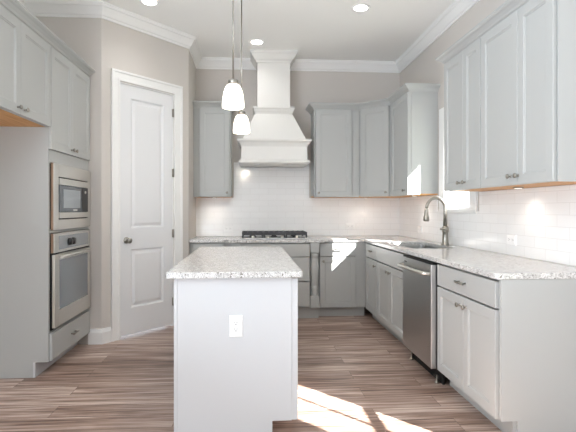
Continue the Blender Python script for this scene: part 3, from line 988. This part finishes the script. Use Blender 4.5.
def side_front(y0, y1, z0, z1, rail, knob):
    m = MB().panel(y0, y1, z0, z1, 1.3, rail, 0)
    bmesh.ops.transform(m.bm, matrix=Matrix(((0, -1, 0, 9.25 - ix), (1, 0, 0, 0), (0, 0, 1, 0), (0, 0, 0, 1))), verts=m.bm.verts)
    o = m.build('door' if rail else 'drawer', M['island'], t)
    kx = 9.25 - ix + 1.3
    MB().lathe([(0, -0.02), (0.38, -0.02), (0.34, 0.08), (0.2, 0.2), (0.19, 0.55), (0.6, 0.9), (0.6, 1.08), (0.42, 1.24), (0, 1.3)], (kx, knob[0], knob[1]), 'x', 16).build('knob', M['nickel'], o)
n = 3
for i in range(n):
    a, bq = 0.1 + (yl - 0.2) * i / n, 0.1 + (yl - 0.2) * (i + 1) / n
    side_front(a + 0.03, bq - 0.06, IB + 0.1, 34.3, 2.3, (bq - 2.0, 31.0))
tag(MB().prism(rrect(-18.1, 11.45, 97.7, 164.4, 0.5, 3), CT0, CT1, bev=0.12).build('island_countertop', M['granite']), 'speckled light granite slab on the white island', 'countertop')


# ---------------------------------------------------------------- outlets
def outlet(label, loc, deg, horizontal):
    t = thing('wall_outlet', label, 'outlet', loc, deg, 'white outlets')
    w, h = (4.6, 2.9) if horizontal else (2.9, 4.7)
    MB().panel(-w / 2, w / 2, -h / 2, h / 2, 0.26).build('cover_plate', M['plastic'], t)
    s = MB().panel(*((-2.0, 2.0, -0.75, 0.75) if horizontal else (-0.75, 0.75, -1.4, 1.4)), 0.12, y=-0.25).build('receptacle', M['plastic'], t)
    for q in (-1, 1):
        m = MB()
        if horizontal:
            m.box(q * 0.95 - 0.3, q * 0.95 + 0.05, -0.39, -0.36, 0.18, 0.27).box(q * 0.95 - 0.3, q * 0.95 + 0.05, -0.39, -0.36, -0.27, -0.18).box(q * 0.95 + 0.25, q * 0.95 + 0.42, -0.39, -0.36, -0.09, 0.09)
        else:
            m.box(-0.28, -0.19, -0.39, -0.36, q * 0.7 - 0.05, q * 0.7 + 0.28).box(0.19, 0.28, -0.39, -0.36, q * 0.7 - 0.05, q * 0.7 + 0.28).box(-0.1, 0.1, -0.39, -0.36, q * 0.7 - 0.4, q * 0.7 - 0.2)
        m.build('socket_slots', M['slot'], s)
    return t

outlet('white duplex outlet on the end panel of the island', (-3.1, IY0 - 0.01, 24.0), 0, False)
outlet('white outlet on the back tile beside the corner, right of the cooktop', (51.0, YB - 0.31, 41.0), 0, True)
outlet('white outlet on the back tile left of the cooktop', (-11.0, YB - 0.31, 39.9), 0, True)
outlet('white outlet on the right wall tile, under the two-door wall cabinets', (XW - 0.31, 127.7, 40.6), -90, True)
outlet('white outlet on the right wall tile between corner and sink window', (XW - 0.31, 199.5, 40.4), -90, True)

# ---------------------------------------------------------------- pendants and ceiling lights
def pendant(label, x, y, zb):
    t = thing('pendant_light', label, 'pendant light', (x, y, CE - 0.01), 0, 'island pendants')
    d = CE - zb
    MB().lathe([(0, 0), (2.3, 0), (2.3, -0.3), (1.6, -0.9), (0.3, -1.2), (0, -1.2)], (0, 0, 0), 'z', 24).build('ceiling_canopy', M['nickel'], t)
    MB().lathe([(0, -1.1), (0.22, -1.1), (0.22, -d + 7.2), (0, -d + 7.2)], (0, 0, 0), 'z', 10).build('rod', M['nickel'], t)
    MB().lathe([(0, -d + 7.35), (0.4, -d + 7.35), (1.15, -d + 7.1), (1.3, -d + 6.9), (1.3, -d + 5.9), (0, -d + 5.9)], (0, 0, 0), 'z', 20).build('socket_cap', M['nickel'], t)
    MB().lathe([(1.1, -d + 5.95), (1.55, -d + 5.75), (2.1, -d + 4.9), (2.5, -d + 3.6), (2.7, -d + 2.3), (2.82, -d + 0.8), (2.78, -d + 0.1), (2.6, -d), (2.62, -d + 0.7), (2.5, -d + 2.3), (2.2, -d + 3.7), (1.8, -d + 4.9), (1.1, -d + 5.7)], (0, 0, 0), 'z', 32).build('shade', M['shade'], t)
    l = bpy.data.lights.new('pendant_bulb', 'POINT')
    l.energy = 5.0
    l.color = (1.0, 0.88, 0.72)
    l.shadow_soft_size = 0.03
    lo = bpy.data.objects.new('pendant_bulb', l)
    COL.objects.link(lo)
    lo.parent = t
    lo.location = (0, 0, (-d - 0.6) * S)

pendant('white glass pendant over the island, nearer and larger of the two', -4.3, 115.0, 75.4)
pendant('white glass pendant over the island, farther and smaller of the two', -2.85, 150.0, 75.0)


def recessed(label, x, y):
    t = thing('recessed_light', label, 'ceiling light', (x, y, CE), 0, 'recessed ceiling lights')
    MB().lathe([(2.55, -0.02), (3.5, -0.02), (3.5, -0.16), (3.2, -0.24), (2.7, -0.2), (2.55, -0.1)], (0, 0, 0), 'z', 32).build('trim_ring', M['plastic'], t)
    MB().lathe([(0, -0.02), (2.55, -0.02), (2.5, -0.14), (0, -0.16)], (0, 0, 0), 'z', 32).build('lens', M['lamp'], t)
    l = bpy.data.lights.new('recessed_lamp', 'SPOT')
    l.energy = 10
    l.spot_size = math.radians(125)
    l.spot_blend = 0.8
    l.color = (1.0, 0.97, 0.94)
    l.shadow_soft_size = 0.06
    lo = bpy.data.objects.new('recessed_lamp', l)
    COL.objects.link(lo)
    lo.parent = t
    lo.location = (0, 0, -0.6 * S)

recessed('round recessed ceiling light in front of the pantry door', -36.4, 166.0)
recessed('round recessed ceiling light on the sink side of the kitchen', 41.3, 166.0)
recessed('round recessed ceiling light just in front of the hood chimney', 3.0, 203.0)


def puck(label, x, y):
    t = thing('under_cabinet_light', label, 'cabinet light', (x, y, UB - 0.01), 0, 'puck lights under wall cabinets')
    MB().lathe([(0, 0), (1.35, 0), (1.3, -0.2), (1.1, -0.25), (0, -0.25)], (0, 0, 0), 'z', 20).build('housing', M['nickel'], t)
    MB().lathe([(0, -0.25), (0.95, -0.25), (0.9, -0.3), (0, -0.31)], (0, 0, 0), 'z', 20).build('lens', M['puck'], t)
    l = bpy.data.lights.new('puck_lamp', 'SPOT')
    l.energy = 1.9
    l.spot_size = math.radians(140)
    l.spot_blend = 0.9
    l.color = (1.0, 0.87, 0.75)
    l.shadow_soft_size = 0.02
    lo = bpy.data.objects.new('puck_lamp', l)
    COL.objects.link(lo)
    lo.parent = t
    lo.location = (0, 0, -0.5 * S)

puck('small round puck light under the wall cabinet left of the hood', -17.5, 221.5)
puck('small round puck light under the diagonal corner wall cabinet', 57.5, 221.5)
puck('small round puck light under the narrow cabinet by the sink window', 71.5, 192.0)
puck('small round puck light under the near wall cabinet on the right', 72.2, 117.0)
